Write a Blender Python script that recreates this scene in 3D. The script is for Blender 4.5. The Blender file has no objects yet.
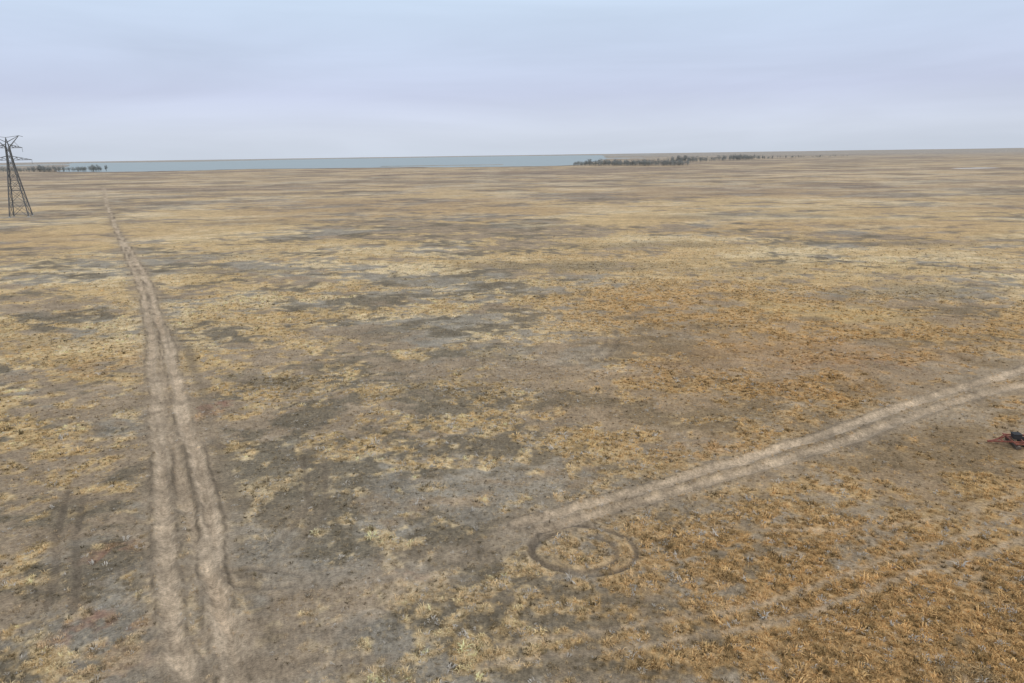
import bpy, bmesh, math, random
import numpy as np
from mathutils import Vector, Matrix
rng=np.random.default_rng(7); random.seed(7)
S=bpy.context.scene
S.view_settings.view_transform='Standard'; S.view_settings.look='None'; S.view_settings.exposure=0

# ------------------------------------------------------------------ noise
TAB=[rng.random((512,512)) for _ in range(24)]
def vn(x,y,seed):
    T=TAB[seed%24]
    xi=np.floor(x).astype(np.int64); yi=np.floor(y).astype(np.int64)
    fx=x-xi; fy=y-yi
    fx=fx*fx*(3-2*fx); fy=fy*fy*(3-2*fy)
    a=xi&511;b=(xi+1)&511;c=yi&511;d=(yi+1)&511
    return (T[a,c]*(1-fx)+T[b,c]*fx)*(1-fy)+(T[a,d]*(1-fx)+T[b,d]*fx)*fy
def fbm(x,y,wl,octs,seed,sp=None,gain=0.55,an=1.0):
    tot=np.zeros_like(x); w=0; amp=1.0
    for i in range(octs):
        ang=0.6*i+seed
        ca,sa=math.cos(ang),math.sin(ang)
        if i==0 or an!=1.0: ca,sa=1,0
        u=(x*ca-y*sa)/(wl*an); v=(x*sa+y*ca)/wl
        n=vn(u+17.3*i+seed*3.1,v-9.7*i+seed*5.7,seed+i*5)-0.5
        if sp is not None: n=n*np.clip(wl/(2.0*sp)-0.4,0,1)
        tot+=amp*n; w+=amp*amp; wl*=0.5; amp*=gain
    return 0.5+tot/math.sqrt(w)*0.9
def ss(a,b,x):
    t=np.clip((x-a)/(b-a),0,1); return t*t*(3-2*t)
def blob(x,y,cx,cy,rx,ry,sp=None):
    out=np.zeros_like(x)
    m=np.nonzero((np.abs(x-cx)<rx*2)&(np.abs(y-cy)<ry*2))[0]
    if len(m)==0: return out
    x=x[m];y=y[m]
    wx=x+rx*1.2*(fbm(x,y,rx*0.8,4,9,gain=.7)-0.5); wy=y+ry*1.2*(fbm(x,y,rx*0.8,4,4,gain=.7)-0.5)
    d=np.sqrt(((wx-cx)/rx)**2+((wy-cy)/ry)**2)
    out[m]=1-ss(0.35,1.2,d); return out

# ------------------------------------------------------------------ paths (metres on the ground)
def P(s): return [tuple(map(float,q.split(','))) for q in s.split()]
L1=P('-17.8,30 -19.8,33.9 -22.0,37.6 -24.8,43 -28.5,49.7 -33.1,58.5 -40.8,73.3 -50.5,91.8 -62.5,114.1 -78.2,143.7 -98.4,178.6 -125.7,224.3 -163.2,287 -227.8,396 -335.8,580.5 -517.5,895')
L2=P('-15.0,30 -16.8,33.8 -18.8,37.6 -21.3,42.9 -24.7,49.6 -29.0,58.4 -35.7,70.3 -45.1,87.4 -57.9,110.7 -72.1,135.5 -91.4,170 -116.2,211 -149,265 -210,365 -321,553 -500,860')
L3=P('-14.3,30 -16.0,33.8 -19.3,39.6 -24.0,46.7 -31.1,58.4 -41.4,76.4 -54.4,101.8 -71.2,133.8')
LV=P('-12.3,30 -14.3,35 -16.9,39.5 -19.6,44.5 -22.7,50.5 -26.9,59 -33,70.5 -42.2,88 -55,111')
R1=P('95,103 80.6,96 71.7,91.1 57.5,82.8 46.5,76.8 36.3,70.4 27.9,65.9 20.5,62.1 13.7,58.4 7.6,55 3,52.3 0.9,51.1')
R2=P('90,95 75.6,89.0 67.4,84.7 55.2,78.6 44.7,73.0 35,67.2 27,63.0 19.8,59.5 13.3,56.0 8.4,53.7 4.7,51.5 2.5,50.4')
R3=P('0.9,51 -2,48.3 -5,46.3 -7.7,43.8 -10,40.4 -11.7,37.4 -12.3,33.7 -12.5,28')
R4=P('2.5,50.4 -1,47.5 -6,45.6 -11,44 -17,43.6 -23,44.5')
T1=P('-42.2,58.8 -38.7,51.5 -35,45.7 -32.5,40.9'); T2=P('-40.4,58.3 -37.0,51.5 -33.3,45.6 -30.5,40.8')
A=P('1.1,95 7,95.7 11.8,99.5 15.1,106.7 15.9,115'); A2=P('2.5,93.3 8,94 13.5,98.5 17,106 17.8,115')
B1=P('-21.6,45.1 -19.3,45.6 -16.1,44.9'); B2=P('-21.5,43.9 -18.5,43.3 -16.5,43.5')
FL=P('-2,35 5.2,36.1 11.8,37.2 19,39.2 28.1,43.5 37.9,47.2 52,54'); FL2=P('-1,36.8 5,37.9 11.3,39.1 18.3,41.1 27.2,45.4 37,49.3 51,56')
FM=P('46,56 37,52 27,50 16,51'); FN=P('-60,128 -48,126 -38,121 -30,110')
W1=P('-22,66 -20,60 -18.5,54 -19.5,48'); W2=P('-20,66.5 -18.2,60 -16.8,54 -17.9,48')
def circ(cx,cy,rx,ry,a0,a1):
    return [(cx+rx*math.cos(math.radians(a)),cy+ry*math.sin(math.radians(a))) for a in np.linspace(a0,a1,30)]
C1=circ(5.4,47.6,4.2,3.3,-60,300); C2=circ(4.7,47.3,3.3,2.5,110,420); C3=circ(6.1,47.2,3.2,2.7,200,330)
def smooth(p,n=5):
    p=[np.array(q) for q in p]; out=[]
    for i in range(len(p)-1):
        p0=p[max(i-1,0)];p1=p[i];p2=p[i+1];p3=p[min(i+2,len(p)-1)]
        for k in range(n):
            t=k/n
            out.append(0.5*((2*p1)+(-p0+p2)*t+(2*p0-5*p1+4*p2-p3)*t*t+(-p0+3*p1-3*p2+p3)*t**3))
    out.append(p[-1]); return out
def dist(x,y,path,maxd,n=5):
    D=np.full(x.shape,1e6); q=smooth(path,n)
    for a,b in zip(q[:-1],q[1:]):
        m=(x>min(a[0],b[0])-maxd)&(x<max(a[0],b[0])+maxd)&(y>min(a[1],b[1])-maxd)&(y<max(a[1],b[1])+maxd)
        idx=np.nonzero(m)[0]
        if len(idx)==0: continue
        px=x[idx]-a[0];py=y[idx]-a[1];dx=b[0]-a[0];dy=b[1]-a[1]
        t=np.clip((px*dx+py*dy)/(dx*dx+dy*dy+1e-9),0,1)
        D[idx]=np.minimum(D[idx],np.hypot(px-t*dx,py-t*dy))
    return D
LAKE=np.array([(-1599,2511),(-1380,2150),(-1124,1936),(-930,1932),(-767,2084),(-522,2050),(-317,2045),(-104,1866),(81,1862),(180,1960),(238,2087),(330,2700),(423,3300),(900,6500),(1700,13000),(-242,18000),(-4000,14500),(-4485,9800),(-7241,11663)])
def inpoly(x,y,poly):
    c=np.zeros(x.shape,bool); n=len(poly); j=n-1
    for i in range(n):
        xi,yi=poly[i];xj,yj=poly[j]
        m=((yi>y)!=(yj>y))&(x<(xj-xi)*(y-yi)/(yj-yi+1e-12)+xi)
        c^=m; j=i
    return c

STRAW=np.array([.57,.41,.205]);PALE=np.array([.72,.57,.345]);OCHRE=np.array([.50,.30,.12]);SOIL=np.array([.335,.26,.18])
GREY=np.array([.31,.275,.22]);DARK=np.array([.18,.152,.108]);RED=np.array([.29,.155,.11]);TRACK=np.array([.53,.42,.30]);FAR=np.array([.355,.28,.212])
def mix(a,b,t): return a*(1-t[:,None])+b*t[:,None]

def field(x,y,sp):
    r=np.hypot(x,y)
    n0=fbm(x,y,160,4,2,sp,an=1.9); n1=fbm(x,y,38,4,1,sp,an=1.6)
    wx=x+3*(fbm(x,y,6,2,11,sp)-.5); wy=y+3*(fbm(x,y,6,2,12,sp)-.5)
    n2=fbm(wx,wy,8,6,3,sp,gain=.8,an=1.5); n3=fbm(x,y,1.7,5,6,sp,gain=.8); n4=fbm(wx,wy,24,6,8,sp,gain=.75,an=1.8)
    n5=fbm(x,y,9,5,14,sp,gain=.75,an=1.5)
    right=ss(-12,30,x)*(1-ss(110,200,r)); fore=ss(-5,15,x)*(1-ss(48,62,y))
    centre=np.exp(-(((x+10)/30)**2+((y-88)/42)**2))
    nz=1-ss(150,600,r)
    v=(.24+.22*(1-nz))*(n1-.5)+.42*(n2-.5)+.44*(n3-.5)+.12*(n0-.5)+.5 + .07*fore-.05*centre+.03
    straw=ss(.42,.59,v)
    base=mix(np.tile(SOIL,(len(x),1)),GREY,ss(.42,.62,n4))
    base=mix(base,DARK,.9*ss(.47,.67,n5))
    gcol=mix(np.tile(STRAW,(len(x),1)),PALE,ss(.46,.70,n3*.5+n4*.5)*(1-.65*right))
    gcol=mix(gcol,OCHRE,np.clip(.75*right*ss(.25,.6,n1)+.40*ss(.48,.68,n0)+.25*fore,0,.9))
    col=mix(base,gcol,straw*.9)
    col=mix(col,OCHRE*.92,.30*right)
    g=blob(x,y,60,130,24,11)*.65
    col=mix(col,np.array([.55,.39,.18]),g)
    g2=blob(x,y,45,98,30,14)*.5
    col=mix(col,np.array([.38,.235,.12]),g2)
    for (cx,cy,rx,ry,k) in [(-9.5,86,9,4.5,.8),(-33,91,8,5,.85),(-20,60,7,6,.5),(13,190,34,11,.75),(-22,118,11,7,.6),(90,150,25,9,.65),(-70,190,22,8,.55),(40,230,30,9,.6),(-20,170,16,7,.6),(33,118,12,5,.45),(70,88,9,5,.5),(-48,82,7,4,.4),(27,33.5,2.2,1.2,.9),(-85,115,16,6,.35),(29,76,5,2,.5),(-6,103,9,5,.6),(60,180,16,6,.5),(-95,215,22,7,.4),(120,225,30,9,.5),(0,300,50,13,.55),(110,330,60,16,.55),(-120,330,50,14,.5)]:
        col=mix(col,DARK*1.05,k*blob(x,y,cx,cy,rx,ry)*ss(.3,.55,n3*.5+n2*.5))
    rd=np.zeros_like(x)
    for (cx,cy,rx,ry,k) in [(-31.9,47.6,3.6,2.2,.85),(-28.6,39.2,3.6,2.2,.8),(-38.5,80.3,2.4,3.4,.9),(-7.8,44.4,2.2,.9,.9),(19.4,65.7,6,3,.3),(49.9,96.5,12,7,.3),(-25,36,3,2,.5),(-62,100,6,9,.3)]:
        rd=np.maximum(rd,k*blob(x,y,cx,cy,rx,ry))
    rd*=ss(.40,.62,n3)
    col=mix(col,RED,rd*.85)
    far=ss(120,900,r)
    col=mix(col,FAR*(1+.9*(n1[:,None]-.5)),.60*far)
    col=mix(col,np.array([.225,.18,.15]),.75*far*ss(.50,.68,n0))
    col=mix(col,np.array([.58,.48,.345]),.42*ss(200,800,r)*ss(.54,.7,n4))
    veg=.30+.70*straw
    bare=np.zeros_like(x)
    for (cx,cy,rx,ry,k) in [(-3.5,47.8,6,2.2,.8),(-9.5,44.6,7,3.2,.75),(-14,41,6,3.5,.65),(-13,36,5,4,.75),(-19,45,5,2.5,.6),(-2.5,42,4,2,.3),(29,75,6,3,.3),(8,99,8,5,.5),(-24,35,5,3,.5),(-21,52,4,6,.4)]:
        bare=np.maximum(bare,k*blob(x,y,cx,cy,rx,ry))
    bare=bare*(.55+.45*ss(.35,.6,n2))
    near=r<1100
    w9=1.1*(fbm(x,y,11,3,10,sp)-.5)
    wob=.32
    wxx=x+wob*(fbm(x,y,1.3,4,5,sp,gain=.75)-.5)+w9; wyy=y+wob*(fbm(x,y,1.3,4,7,sp,gain=.75)-.5)
    def T(path,w,soft,maxd=7):
        D=dist(wxx,wyy,path,maxd); return D,1-ss(w-soft,w+soft,D)
    z=np.zeros_like(x)
    tr=np.zeros_like(x); dk=np.zeros_like(x); verge=np.zeros_like(x); wide=np.zeros_like(x)
    patch=ss(.25,.62,n3*.5+n2*.5)
    far_fade=1-ss(500,1000,r)
    for pth,w,k,ke in [(L1,.64,.84,.85),(L2,.72,.92,.9),(L3,.34,.6,.5),(R1,.68,.78,.5),(R2,.58,.68,.45)]:
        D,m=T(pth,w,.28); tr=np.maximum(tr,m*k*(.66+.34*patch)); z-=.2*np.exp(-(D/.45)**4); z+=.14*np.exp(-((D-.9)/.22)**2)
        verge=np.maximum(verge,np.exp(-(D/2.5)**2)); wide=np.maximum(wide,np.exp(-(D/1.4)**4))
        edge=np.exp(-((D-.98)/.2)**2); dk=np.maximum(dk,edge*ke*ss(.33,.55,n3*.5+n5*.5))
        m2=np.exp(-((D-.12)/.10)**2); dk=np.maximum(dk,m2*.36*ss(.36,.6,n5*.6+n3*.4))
    D,m=T(LV,.65,.5); dk=np.maximum(dk,m*.65*patch)
    for pth,w,k in [(R3,1.1,.24),(R4,.8,.18),(FL,.3,.46),(FL2,.3,.42),(FM,.35,.3)]:
        D,m=T(pth,w,.4); tr=np.maximum(tr,m*k*(.4+.6*patch))
        bare=np.maximum(bare,m*k*1.2)
    d2=np.zeros_like(x)
    for pth,w,k in [(T1,.26,.48),(T2,.26,.48),(C1,.21,.84),(C2,.2,.8),(C3,.16,.5),(A,.45,.38),(A2,.45,.34),(B1,.15,.42),(B2,.15,.36),(W1,.22,.38),(W2,.22,.38),(FN,.4,.45)]:
        D=dist(x+.2*w9+.3*(wxx-x-w9),y+.35*(wyy-y),pth,3); m=1-ss(w-.12,w+.16,D); d2=np.maximum(d2,m*k*(.6+.4*ss(.32,.55,n3*.6+n5*.4))); z-=.09*np.exp(-(D/.3)**2); z+=.06*np.exp(-((D-.5)/.18)**2)
        verge=np.maximum(verge,.9*k*np.exp(-(D/.75)**2))
    vc=np.array([.33,.26,.18])
    col=mix(col,vc*(.65+.7*n3[:,None]),np.clip(verge*(.35+.7*n5)*far_fade,0,1))
    col=mix(col,np.array([.39,.305,.215])*(.7+.6*n3[:,None]),np.clip(wide*.55*far_fade,0,1))
    col=mix(col,np.array([.35,.275,.195])*(.65+.7*n3[:,None]),np.clip(bare,0,1))
    col=mix(col,TRACK*(.76+.48*n3[:,None]),np.clip(tr*(1-ss(700,1100,r)),0,1))
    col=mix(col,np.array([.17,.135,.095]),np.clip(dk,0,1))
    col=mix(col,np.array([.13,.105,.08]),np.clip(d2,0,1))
    veg=veg*(1-np.clip(verge*.5+bare*.75,0,.95))*(1-np.clip(tr*1.3,0,1))*(1-np.clip(dk*1.1,0,1))*(1-np.clip(d2*2.2,0,1))
    und=(fbm(x,y,45,3,15,sp)-.5)*1.0*ss(15,60,r)+(fbm(x,y,4,3,16,sp)-.5)*.34
    z=z*near+und+(fbm(x,y,1800,3,17,sp)-.5)*9*ss(2600,6000,r)
    wlx=x+60*(fbm(x,y,260,4,18,sp)-.5)*ss(1200,2000,r); wly=y+60*(fbm(x,y,260,4,19,sp)-.5)*ss(1200,2000,r)
    lk=inpoly(wlx,wly,LAKE)
    spit=(np.abs(y-2300-40*(n0-.5))<26)&(x>-420)&(x<-20)
    z[lk&~spit]=-2.5
    shore=inpoly(wlx*1.0+0,wly+70,LAKE)&~lk
    col[shore|spit]=col[shore|spit]*.6
    pond=((x-720)/34)**2+((y-1086)/22)**2<1
    col[pond]=np.array([.62,.60,.58])
    col=mix(col,np.array([.345,.33,.315]),.8*ss(1000,7000,r))  # distance haze painted into the ground colour: far land pales to grey
    return col,veg,z,centre,right

# ------------------------------------------------------------------ ground sheet
rs=[3.0,8.0,14.0,20.0]
while rs[-1]<38000:
    r=rs[-1]; rs.append(r*(1.003 if 30<r<160 else (1.03 if r<30 else (1.0055 if r<3000 else 1.02))))
rs=np.array(rs)
ang=np.concatenate([np.arange(-180,-46,4.0),np.arange(-46,46,.13),np.arange(46,180,4.0)])
ang=np.radians(ang); na=len(ang); nr=len(rs)
RR,AA=np.meshgrid(rs,ang,indexing='ij')
gx=(RR*np.sin(AA)).ravel(); gy=(RR*np.cos(AA)).ravel(); gr=RR.ravel()
sp=np.maximum(gr*.003,.1)
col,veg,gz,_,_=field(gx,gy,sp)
gx=np.append(gx,0.);gy=np.append(gy,0.);gz=np.append(gz,0.)
col=np.vstack([col,STRAW]); veg=np.append(veg,.5)
i=np.arange(nr-1)[:,None]*na; j=np.arange(na)[None,:]; j2=(j+1)%na
quads=np.stack([i+j,i+na+j,i+na+j2,i+j2],-1).reshape(-1,4)[:,::-1]
c=nr*na
tris=np.stack([np.full(na,c),np.arange(na),(np.arange(na)+1)%na],-1)[:,::-1]
loops=np.concatenate([quads.ravel(),tris.ravel()]).astype(np.int32)
nq=len(quads);nt=len(tris)
me=bpy.data.meshes.new('ground')
me.vertices.add(len(gx)); me.vertices.foreach_set('co',np.stack([gx,gy,gz],-1).astype(np.float32).ravel())
me.loops.add(len(loops)); me.loops.foreach_set('vertex_index',loops)
me.polygons.add(nq+nt)
ls=np.concatenate([np.arange(nq)*4,nq*4+np.arange(nt)*3]).astype(np.int32)
me.polygons.foreach_set('loop_start',ls)
me.update(calc_edges=True); me.validate()
me.polygons.foreach_set('use_smooth',np.ones(nq+nt,bool))
at=me.attributes.new('albedo','FLOAT_COLOR','POINT')
at.data.foreach_set('color',np.column_stack([np.clip(col,0,1),veg]).astype(np.float32).ravel())
ground=bpy.data.objects.new('ground',me); S.collection.objects.link(ground)
n0=me.polygons[len(me.polygons)//2].normal
if n0.z<0: me.flip_normals()

# ------------------------------------------------------------------ materials
def newmat(name):
    m=bpy.data.materials.new(name); m.use_nodes=True; nt=m.node_tree; b=nt.nodes['Principled BSDF']; return m,nt,b
def L(nt,a,b): nt.links.new(a,b)
m,nt,b=newmat('dry_steppe_ground')
N=nt.nodes
at=N.new('ShaderNodeAttribute'); at.attribute_name='albedo'
tc=N.new('ShaderNodeTexCoord')
def noise(scale,detail,rough=.65):
    n=N.new('ShaderNodeTexNoise'); n.inputs['Scale'].default_value=scale; n.inputs['Detail'].default_value=detail; n.inputs['Roughness'].default_value=rough
    L(nt,tc.outputs['Object'],n.inputs['Vector']); return n
def ramp(src,lo,hi,a,bb):
    mr=N.new('ShaderNodeMapRange'); L(nt,src,mr.inputs[0])
    mr.inputs[1].default_value=lo;mr.inputs[2].default_value=hi;mr.inputs[3].default_value=a;mr.inputs[4].default_value=bb; return mr.outputs[0]
def mul(a,bv):
    mm=N.new('ShaderNodeMath'); mm.operation='MULTIPLY'; L(nt,a,mm.inputs[0])
    if isinstance(bv,float): mm.inputs[1].default_value=bv
    else: L(nt,bv,mm.inputs[1])
    return mm.outputs[0]
def mixc(a,c,fac):
    q=N.new('ShaderNodeMix'); q.data_type='RGBA'; L(nt,a,q.inputs[6]); q.inputs[7].default_value=(*c,1); L(nt,fac,q.inputs[0]); return q.outputs[2]
nf=noise(3.5,6,.85); nm=noise(.22,8,.85); ns=noise(2.3,5,.8); nd=noise(1.3,6,.85); nl=noise(.06,8,.8)
k=mul(mul(ramp(nf.outputs['Fac'],.3,.7,.42,1.58),ramp(nm.outputs['Fac'],.35,.65,.68,1.32)),ramp(nl.outputs['Fac'],.35,.65,.84,1.16))
vm=N.new('ShaderNodeVectorMath'); vm.operation='SCALE'; L(nt,at.outputs['Color'],vm.inputs[0]); L(nt,k,vm.inputs['Scale'])
c1=mixc(vm.outputs[0],(.74,.57,.34),mul(mul(ramp(ns.outputs['Fac'],.54,.62,0,.75),at.outputs['Alpha']),1.0))
c2=mixc(c1,(.125,.10,.07),mul(ramp(nd.outputs['Fac'],.56,.65,0,.76),ramp(at.outputs['Alpha'],0,.4,.10,1.)))
L(nt,c2,b.inputs['Base Color']); b.inputs['Roughness'].default_value=.95; b.inputs['Specular IOR Level'].default_value=.1
bp=N.new('ShaderNodeBump'); bp.inputs['Strength'].default_value=.8; bp.inputs['Distance'].default_value=.16
L(nt,nf.outputs['Fac'],bp.inputs['Height']); L(nt,bp.outputs[0],b.inputs['Normal'])
me.materials.append(m)

m,nt,b=newmat('dry_grass_blades'); N=nt.nodes
at=N.new('ShaderNodeAttribute'); at.attribute_type='INSTANCER'; at.attribute_name='tint'
L(nt,at.outputs['Color'],b.inputs['Base Color']); b.inputs['Roughness'].default_value=.9; b.inputs['Specular IOR Level'].default_value=.1
GRASS=m

def simple(name,c,rough=.7,metal=0,var=.25,scale=3):
    m,nt,b=newmat(name); N=nt.nodes
    tc=N.new('ShaderNodeTexCoord'); n=N.new('ShaderNodeTexNoise'); n.inputs['Scale'].default_value=scale; n.inputs['Detail'].default_value=5
    L(nt,tc.outputs['Object'],n.inputs['Vector'])
    r=N.new('ShaderNodeValToRGB'); r.color_ramp.elements[0].position=.3; r.color_ramp.elements[1].position=.7
    r.color_ramp.elements[0].color=tuple(q*(1-var) for q in c)+(1,); r.color_ramp.elements[1].color=tuple(min(1,q*(1+var)) for q in c)+(1,)
    L(nt,n.outputs['Fac'],r.inputs[0]); L(nt,r.outputs[0],b.inputs['Base Color'])
    b.inputs['Roughness'].default_value=rough; b.inputs['Metallic'].default_value=metal; return m
STEEL=simple('weathered_galvanised_steel',(.13,.135,.14),.6,.3)
GLASS=simple('insulator_glass',(.10,.12,.12),.3)
REDP=simple('rusty_red_paint',(.25,.085,.055),.75,0,.45,4)
BLK=simple('black_rubber',(.03,.03,.032),.8)
DSTEEL=simple('disc_steel',(.16,.13,.11),.5,.5)
BARK=simple('bark',(.22,.22,.215),.9); LEAF=simple('bare_twigs',(.25,.265,.26),.95,0,.3,.02)  # twig colour lightened to blue-grey, with the haze of distance painted in

# ------------------------------------------------------------------ grass tufts (one instanced object)
tcol=bpy.data.collections.new('grass_tuft_variants')
for t in range(6):
    bm=bmesh.new(); nb=[26,20,30,22,16,34][t]; Rb=[.12,.16,.22,.14,.10,.28][t]; hh=[.17,.22,.14,.19,.27,.12][t]
    for q in range(nb):
        a=random.uniform(0,6.283); rr=Rb*math.sqrt(random.random()); bx,by=rr*math.cos(a),rr*math.sin(a)
        a2=a+random.gauss(0,.7); lean=random.uniform(.35,1.3); ln=hh*random.uniform(.6,1.25); w=random.uniform(.010,.026)
        dx,dy=math.cos(a2),math.sin(a2); px,py=-dy,dx
        if random.random()<.5: px,py=random.gauss(0,.7),random.gauss(0,.7)
        p0=Vector((bx,by,-.02)); p1=p0+Vector((dx*ln*lean*.35,dy*ln*lean*.35,ln*.6)); p2=p0+Vector((dx*ln*lean,dy*ln*lean,ln*(.95-.35*lean)))
        s=Vector((px*w,py*w,0))
        v=[bm.verts.new(p0-s),bm.verts.new(p0+s),bm.verts.new(p1+s*.8),bm.verts.new(p1-s*.8),bm.verts.new(p2)]
        bm.faces.new(v[:4]); bm.faces.new([v[3],v[2],v[4]])
    mm=bpy.data.meshes.new('tuft'); bm.to_mesh(mm); bm.free(); mm.materials.append(GRASS)
    o=bpy.data.objects.new('tuft_variant',mm); tcol.objects.link(o)
pts=[]
for r0,r1,den in [(30,60,17),(60,100,9),(100,170,4),(170,320,1.2)]:
    a0=math.radians(43); n=int(a0*(r1*r1-r0*r0)*den)
    r=np.sqrt(rng.uniform(r0*r0,r1*r1,n)); a=rng.uniform(-a0,a0,n)
    pts.append(np.column_stack([r*np.sin(a),r*np.cos(a)]))
pts=np.vstack(pts); x,y=pts[:,0].copy(),pts[:,1].copy()
r=np.hypot(x,y); c_,veg,z,cen,right=field(x,y,np.maximum(r*.003,.1))
keep=(rng.random(len(x))<veg**1.2*(veg>.04))&(rng.random(len(x))>ss(150,320,r))
x,y,z,c_,veg,right,r,cen=[q[keep] for q in (x,y,z,c_,veg,right,r,cen)]
n=len(x)
print('tufts',n)
tint=c_*1.15; tint=mix(tint,np.array([.70,.53,.30]),np.full(n,.24)); tint=mix(tint,np.array([.58,.36,.14]),right*.36)
tint*=rng.uniform(.58,1.42,n)[:,None]
dkm=rng.random(n)<.24; tint[dkm]*=np.array([.37,.38,.37])
gm=rng.random(n)<(.06+.20*cen); tint[gm]=np.array([.54,.50,.44])*rng.uniform(.75,1.2,gm.sum())[:,None]
sc=rng.uniform(.45,1.25,n)*(.6+.5*veg)
big=rng.random(n)<.06; sc[big]*=1.8
pm=bpy.data.meshes.new('dry_grass'); pm.vertices.add(n); pm.vertices.foreach_set('co',np.column_stack([x,y,z]).astype(np.float32).ravel())
a=pm.attributes.new('tint','FLOAT_COLOR','POINT'); a.data.foreach_set('color',np.column_stack([np.clip(tint,0,.8),np.ones(n)]).astype(np.float32).ravel())
a=pm.attributes.new('sc','FLOAT','POINT'); a.data.foreach_set('value',sc.astype(np.float32))
a=pm.attributes.new('rot','FLOAT_VECTOR','POINT'); a.data.foreach_set('vector',np.column_stack([rng.normal(0,.1,n),rng.normal(0,.1,n),rng.uniform(0,6.28,n)]).astype(np.float32).ravel())
go=bpy.data.objects.new('dry_grass',pm); S.collection.objects.link(go)
ng=bpy.data.node_groups.new('grass_scatter','GeometryNodeTree')
ng.interface.new_socket('Geometry',in_out='INPUT',socket_type='NodeSocketGeometry'); ng.interface.new_socket('Geometry',in_out='OUTPUT',socket_type='NodeSocketGeometry')
gi=ng.nodes.new('NodeGroupInput'); gout=ng.nodes.new('NodeGroupOutput')
ci=ng.nodes.new('GeometryNodeCollectionInfo'); ci.inputs['Collection'].default_value=tcol; ci.inputs['Separate Children'].default_value=True; ci.inputs['Reset Children'].default_value=True
ip=ng.nodes.new('GeometryNodeInstanceOnPoints'); ip.inputs['Pick Instance'].default_value=True
def na_(name,t):
    q=ng.nodes.new('GeometryNodeInputNamedAttribute'); q.data_type=t; q.inputs['Name'].default_value=name; return [o for o in q.outputs if o.enabled][0]
ng.links.new(gi.outputs[0],ip.inputs['Points']); ng.links.new(ci.outputs[0],ip.inputs['Instance'])
ng.links.new(na_('sc','FLOAT'),ip.inputs['Scale']); ng.links.new(na_('rot','FLOAT_VECTOR'),ip.inputs['Rotation'])
ri=ng.nodes.new('FunctionNodeRandomValue'); ri.data_type='INT'
ri.inputs[4].default_value=0; ri.inputs[5].default_value=5
ng.links.new(ri.outputs[2],ip.inputs['Instance Index'])
ng.links.new(ip.outputs[0],gout.inputs[0])
md=go.modifiers.new('scatter','NODES'); md.node_group=ng

# ------------------------------------------------------------------ lake
bm=bmesh.new()
ext=np.array([(-2200,1500),(900,1500),(2600,13500),(800,19500),(-9500,19500),(-9500,9000)])
vs=[bm.verts.new((px,py,-.9)) for px,py in ext]; f=bm.faces.new(vs); 
f.normal_update()
if f.normal.z<0: f.normal_flip()
lm=bpy.data.meshes.new('lake'); bm.to_mesh(lm); bm.free()
lake=bpy.data.objects.new('lake',lm); S.collection.objects.link(lake)
m,nt,b=newmat('lake_water'); N=nt.nodes
b.inputs['Base Color'].default_value=(.25,.305,.30,1); b.inputs['Roughness'].default_value=.35
tc=N.new('ShaderNodeTexCoord'); n_=N.new('ShaderNodeTexNoise'); n_.inputs['Scale'].default_value=.12; n_.inputs['Detail'].default_value=6
L(nt,tc.outputs['Object'],n_.inputs['Vector']); bp=N.new('ShaderNodeBump'); bp.inputs['Strength'].default_value=.8; bp.inputs['Distance'].default_value=1.2
L(nt,n_.outputs['Fac'],bp.inputs['Height']); L(nt,bp.outputs[0],b.inputs['Normal'])
lm.materials.append(m)

# ------------------------------------------------------------------ beams
def beam(bm,a,b_,w,w2=None,mat=0):
    a=Vector(a);b_=Vector(b_); d=(b_-a); 
    if d.length<1e-6: return
    q=d.to_track_quat('Z','Y'); w2=w if w2 is None else w2
    v=[]
    for (p,ww) in ((a,w),(b_,w2)):
        for sx,sy in ((-1,-1),(1,-1),(1,1),(-1,1)):
            v.append(bm.verts.new(p+q@Vector((sx*ww/2,sy*ww/2,0))))
    fs=[(0,1,5,4),(1,2,6,5),(2,3,7,6),(3,0,4,7),(3,2,1,0),(4,5,6,7)]
    for f in fs:
        ff=bm.faces.new([v[i] for i in f]); ff.material_index=mat
def mkobj(name,bm,mats,parent=None):
    me=bpy.data.meshes.new(name); bm.to_mesh(me); bm.free()
    for m in mats: me.materials.append(m)
    o=bpy.data.objects.new(name,me); S.collection.objects.link(o)
    if parent: o.parent=parent
    return o

# ------------------------------------------------------------------ lattice pylon
pyl=bpy.data.objects.new('electricity_pylon',None); S.collection.objects.link(pyl)
bm=bmesh.new()
def hw(z):
    if z<30: return 4.6+(1.25-4.6)*z/30
    return 1.25+(.8-1.25)*(z-30)/8
lv=[0,8,14.5,20,24.5,28,31,34.5,38]
for a_,b_ in zip(lv[:-1],lv[1:]):
    wa,wb=hw(a_),hw(b_)
    ca=[(-wa,-wa),(wa,-wa),(wa,wa),(-wa,wa)]; cb=[(-wb,-wb),(wb,-wb),(wb,wb),(-wb,wb)]
    for k_ in range(4):
        k2=(k_+1)%4
        beam(bm,(*ca[k_],a_),(*cb[k_],b_),.42)
        beam(bm,(*ca[k_],a_),(*cb[k2],b_),.2); beam(bm,(*ca[k2],a_),(*cb[k_],b_),.2)
        beam(bm,(*cb[k_],b_),(*cb[k2],b_),.2)
mkobj('tower_body',bm,[STEEL],pyl)
bm=bmesh.new()
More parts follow.
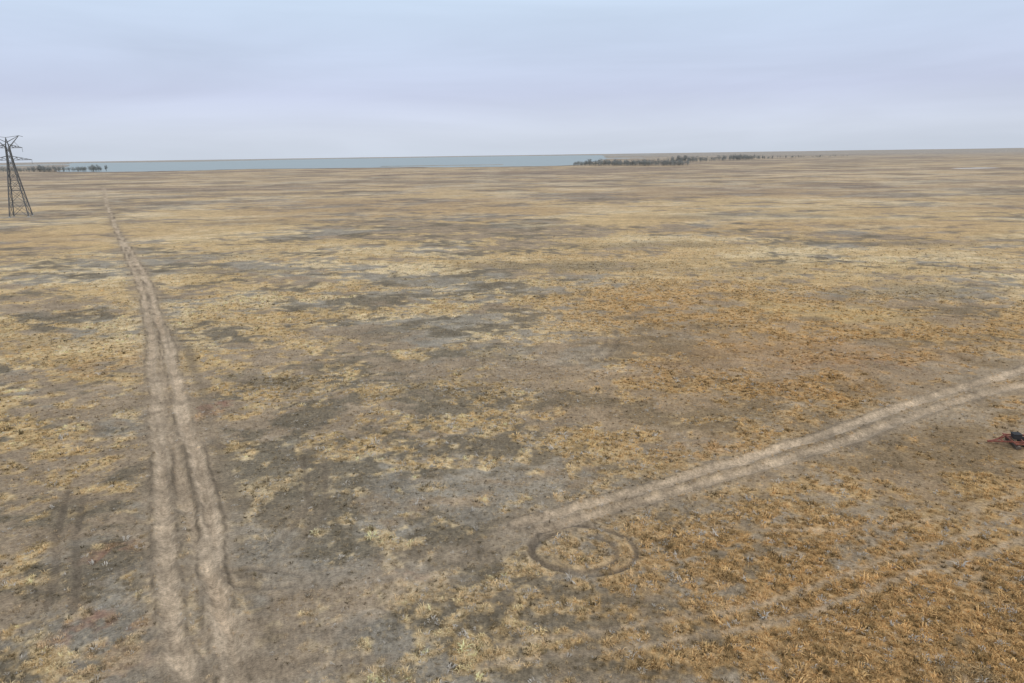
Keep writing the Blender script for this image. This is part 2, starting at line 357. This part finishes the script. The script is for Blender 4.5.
def arm(z0,zt,span,w):
    for s in (-1,1):
        for yy in (-w,w):
            beam(bm,(s*w,yy,z0),(s*span,0,z0+.1),.24); beam(bm,(s*w,yy,zt),(s*span,0,z0+.1),.24)
            n=4
            for q in range(1,n):
                t=q/n; xb=s*(w+(span-w)*t)
                beam(bm,(xb,yy*(1-t),z0+.05),(xb,yy*(1-t),zt+(z0-zt)*t),.14)
                t2=(q-1)/n; beam(bm,(s*(w+(span-w)*t2),yy*(1-t2),z0+.05),(xb,yy*(1-t),zt+(z0-zt)*t),.14)
arm(31,33.2,10.5,1.2); arm(37.6,39.6,7,.85)
for s in (-1,1):
    for yy in (-.8,.8):
        beam(bm,(s*.8,yy,38),(s*6.3,0,44.2),.28); beam(bm,(s*-.2,yy,40.5),(s*6.3,0,44.2),.2)
    beam(bm,(s*6.3,0,44.2),(s*8.2,0,43.6),.22)
    beam(bm,(s*3.4,0,41.2),(s*5.6,0,38.1),.15)
beam(bm,(-6.3,0,44.2),(0,0,43.2),.2); beam(bm,(6.3,0,44.2),(0,0,43.2),.2)
for yy in (-.8,.8):
    for s in (-1,1): beam(bm,(s*.8,yy,38),(0,0,43.2),.24)
mkobj('crossarms',bm,[STEEL],pyl)
bm=bmesh.new()
for (xx,zz) in ((-10.3,31),(10.3,31),(-6.8,37.6),(6.8,37.6)):
    for q in range(9):
        bmesh.ops.create_cone(bm,segments=8,radius1=.2,radius2=.08,depth=.14,cap_ends=True,matrix=Matrix.Translation((xx,0,zz-.3-q*.22)))
mkobj('insulator_strings',bm,[GLASS],pyl)
bm=bmesh.new()
for sx in (-1,1):
    for sy in (-1,1):
        beam(bm,(sx*4.6,sy*4.6,-.6),(sx*4.6,sy*4.6,.35),1.2,.8)
mkobj('concrete_footings',bm,[simple('concrete',(.35,.34,.32))],pyl)
pyl.location=(-279.5,396.5,0); pyl.rotation_euler=(0,0,math.radians(22))

# ------------------------------------------------------------------ farm implement
imp=bpy.data.objects.new('disc_harrow',None); S.collection.objects.link(imp)
bm=bmesh.new()
beam(bm,(-1.9,0,.35),(-.2,-.75,.7),.13); beam(bm,(-1.9,0,.35),(-.2,.75,.7),.13); beam(bm,(-2.2,0,.32),(-1.8,0,.36),.18)
beam(bm,(-.9,-.42,.55),(-.9,.42,.55),.1); beam(bm,(-1.5,0,.42),(-.75,0,1.15),.08); beam(bm,(-.75,0,1.15),(.3,0,.78),.08)
for yy in (-1.3,-.75,.75,1.3): beam(bm,(-.25,yy,.7),(2.6,yy,.7),.13)
for xx in (-.2,.8,1.7,2.6): beam(bm,(xx,-1.5,.71),(xx,1.5,.71),.12)
for xx in (0.1,2.3):
    for yy in (-1.1,0,1.1): beam(bm,(xx,yy,.66),(xx,yy,.3),.08)
mkobj('frame',bm,[REDP],imp)
bm=bmesh.new()
for xx in (.1,2.3):
    for q in range(11):
        bmesh.ops.create_cone(bm,segments=16,radius1=.27,radius2=.2,depth=.05,cap_ends=True,matrix=Matrix.Translation((xx+(.02*q),-1.4+q*.28,.25))@Matrix.Rotation(math.pi/2,4,'X'))
    beam(bm,(xx,-1.5,.25),(xx+.2,1.5,.25),.06)
mkobj('discs',bm,[DSTEEL],imp)
bm=bmesh.new()
for yy in (-.5,.5):
    M=Matrix.Translation((1.2,yy,.42))@Matrix.Rotation(math.pi/2,4,'X')
    bmesh.ops.create_cone(bm,segments=24,radius1=.42,radius2=.42,depth=.2,cap_ends=True,matrix=M)
    bmesh.ops.create_cone(bm,segments=24,radius1=.36,radius2=.36,depth=.28,cap_ends=True,matrix=M)
beam(bm,(1.2,-.6,.42),(1.2,.6,.42),.1)
beam(bm,(.35,0,.8),(.35,0,1.3),.66,.74); beam(bm,(.35,0,1.3),(.35,0,1.38),.82)
o=mkobj('wheels_and_toolbox',bm,[BLK],imp)
imp.location=(51.9,65.7,0.0); imp.rotation_euler=(0,0,math.radians(-12))

# ------------------------------------------------------------------ distant trees
def treeline(name,p0,p1,n,depth,h0,h1,gap=.0):
    bm=bmesh.new(); p0=Vector((*p0,0));p1=Vector((*p1,0)); d=(p1-p0); nrm=Vector((-d.y,d.x,0)).normalized()
    for q in range(n):
        t=random.random()
        dens=.5+.5*math.sin(t*9+p0.x)*math.sin(t*23+1)
        if random.random()<gap*(1-dens): continue
        base=p0+d*t+nrm*random.uniform(-depth,depth); h=random.uniform(h0,h1)*(.65+.35*dens)
        beam(bm,base-Vector((0,0,.5)),base+Vector((0,0,h*.55)),h*.035,h*.015,0)
        for b_ in range(5):
            a=random.uniform(0,6.28); z0=h*random.uniform(.25,.5); tip=base+Vector((math.cos(a)*h*.25,math.sin(a)*h*.25,h*random.uniform(.55,.95)))
            beam(bm,base+Vector((0,0,z0)),tip,h*.015,h*.005,0)
        cw=h*random.uniform(.26,.4)
        for b_ in range(60):
            u=Vector((random.gauss(0,1),random.gauss(0,1),random.gauss(0,1))).normalized()*random.random()**.4
            c=base+Vector((u.x*cw,u.y*cw,h*.56+u.z*h*.42)); s=h*random.uniform(.03,.07)
            R=Vector((random.gauss(0,1),random.gauss(0,1),random.gauss(0,1))).normalized(); T_=R.orthogonal().normalized(); U_=R.cross(T_)
            f=bm.faces.new([bm.verts.new(c+T_*s),bm.verts.new(c+U_*s),bm.verts.new(c-T_*s*.9),bm.verts.new(c-U_*s*1.1)]); f.material_index=1
    return mkobj(name,bm,[BARK,LEAF])
treeline('distant_tree_line',(180,1830),(405,1620),330,35,10,20,.3)
treeline('distant_tree_line',(450,2050),(1000,2750),320,45,13,24,1.0)
treeline('distant_tree_line',(-1700,2250),(-1230,2120),280,30,12,22,.5)
treeline('distant_tree_line',(900,2750),(1500,3200),100,40,8,15,.9)

# ------------------------------------------------------------------ sky + sun
w=bpy.data.worlds.new('World'); S.world=w; w.use_nodes=True; nt=w.node_tree; N=nt.nodes
bg=N['Background']; bg.inputs['Strength'].default_value=.1
sky=N.new('ShaderNodeTexSky'); sky.sky_type='NISHITA'; sky.sun_disc=False; sky.sun_elevation=math.radians(45); sky.sun_rotation=math.radians(150)
tc=N.new('ShaderNodeTexCoord'); sx=N.new('ShaderNodeSeparateXYZ'); L(nt,tc.outputs['Generated'],sx.inputs[0])
cr=N.new('ShaderNodeValToRGB'); L(nt,sx.outputs['Z'],cr.inputs[0]); e=cr.color_ramp.elements
def lin(c): return tuple(((q/255+.055)/1.055)**2.4 if q>10 else 0 for q in c)
e[0].position=0; e[0].color=(*lin((205,214,228)),1); e[1].position=.6; e[1].color=(*lin((212,218,228)),1)
for ps,cc in [(.03,(208,216,232)),(.08,(199,207,231)),(.14,(201,214,237)),(.26,(204,225,244))]:
    q=cr.color_ramp.elements.new(ps); q.color=(*lin(cc),1)
mp=N.new('ShaderNodeMapping'); mp.inputs['Scale'].default_value=(1.0,1.0,8); L(nt,tc.outputs['Generated'],mp.inputs[0])
cn=N.new('ShaderNodeTexNoise'); cn.inputs['Scale'].default_value=1.9; cn.inputs['Detail'].default_value=6; cn.inputs['Roughness'].default_value=.5; cn.inputs['Distortion'].default_value=.5; L(nt,mp.outputs[0],cn.inputs['Vector'])
mr=N.new('ShaderNodeMapRange'); L(nt,cn.outputs['Fac'],mr.inputs[0]); mr.inputs[1].default_value=.3; mr.inputs[2].default_value=.7; mr.inputs[3].default_value=9.4; mr.inputs[4].default_value=11.0
sc_=N.new('ShaderNodeVectorMath'); sc_.operation='SCALE'; L(nt,cr.outputs[0],sc_.inputs[0]); L(nt,mr.outputs[0],sc_.inputs['Scale'])
mx=N.new('ShaderNodeMix'); mx.data_type='RGBA'; mx.inputs[0].default_value=.95
L(nt,sky.outputs[0],mx.inputs[6]); L(nt,sc_.outputs[0],mx.inputs[7]); L(nt,mx.outputs[2],bg.inputs['Color'])
sl=bpy.data.lights.new('sun','SUN'); sl.energy=1.4; sl.angle=math.radians(18); sl.color=(1,.92,.81)
so=bpy.data.objects.new('sun',sl); S.collection.objects.link(so)
az=math.radians(150); el=math.radians(45)
dv=Vector((math.sin(az)*math.cos(el),math.cos(az)*math.cos(el),math.sin(el)))
so.rotation_euler=dv.to_track_quat('Z','Y').to_euler(); so.location=(0,0,100)

# ------------------------------------------------------------------ camera
p=math.radians(15.3);t=math.radians(0.84)
F=Vector((0,math.cos(p),-math.sin(p)));R0=Vector((1,0,0));U0=Vector((0,math.sin(p),math.cos(p)))
Rv=math.cos(t)*R0-math.sin(t)*U0;Uv=math.sin(t)*R0+math.cos(t)*U0
cd=bpy.data.cameras.new('camera'); cd.lens=24; cd.sensor_width=36; cd.clip_start=.5; cd.clip_end=90000
co=bpy.data.objects.new('camera',cd); S.collection.objects.link(co)
M=Matrix((Rv,Uv,-F)).transposed().to_4x4(); M.translation=Vector((0,0,30)); co.matrix_world=M
S.camera=co
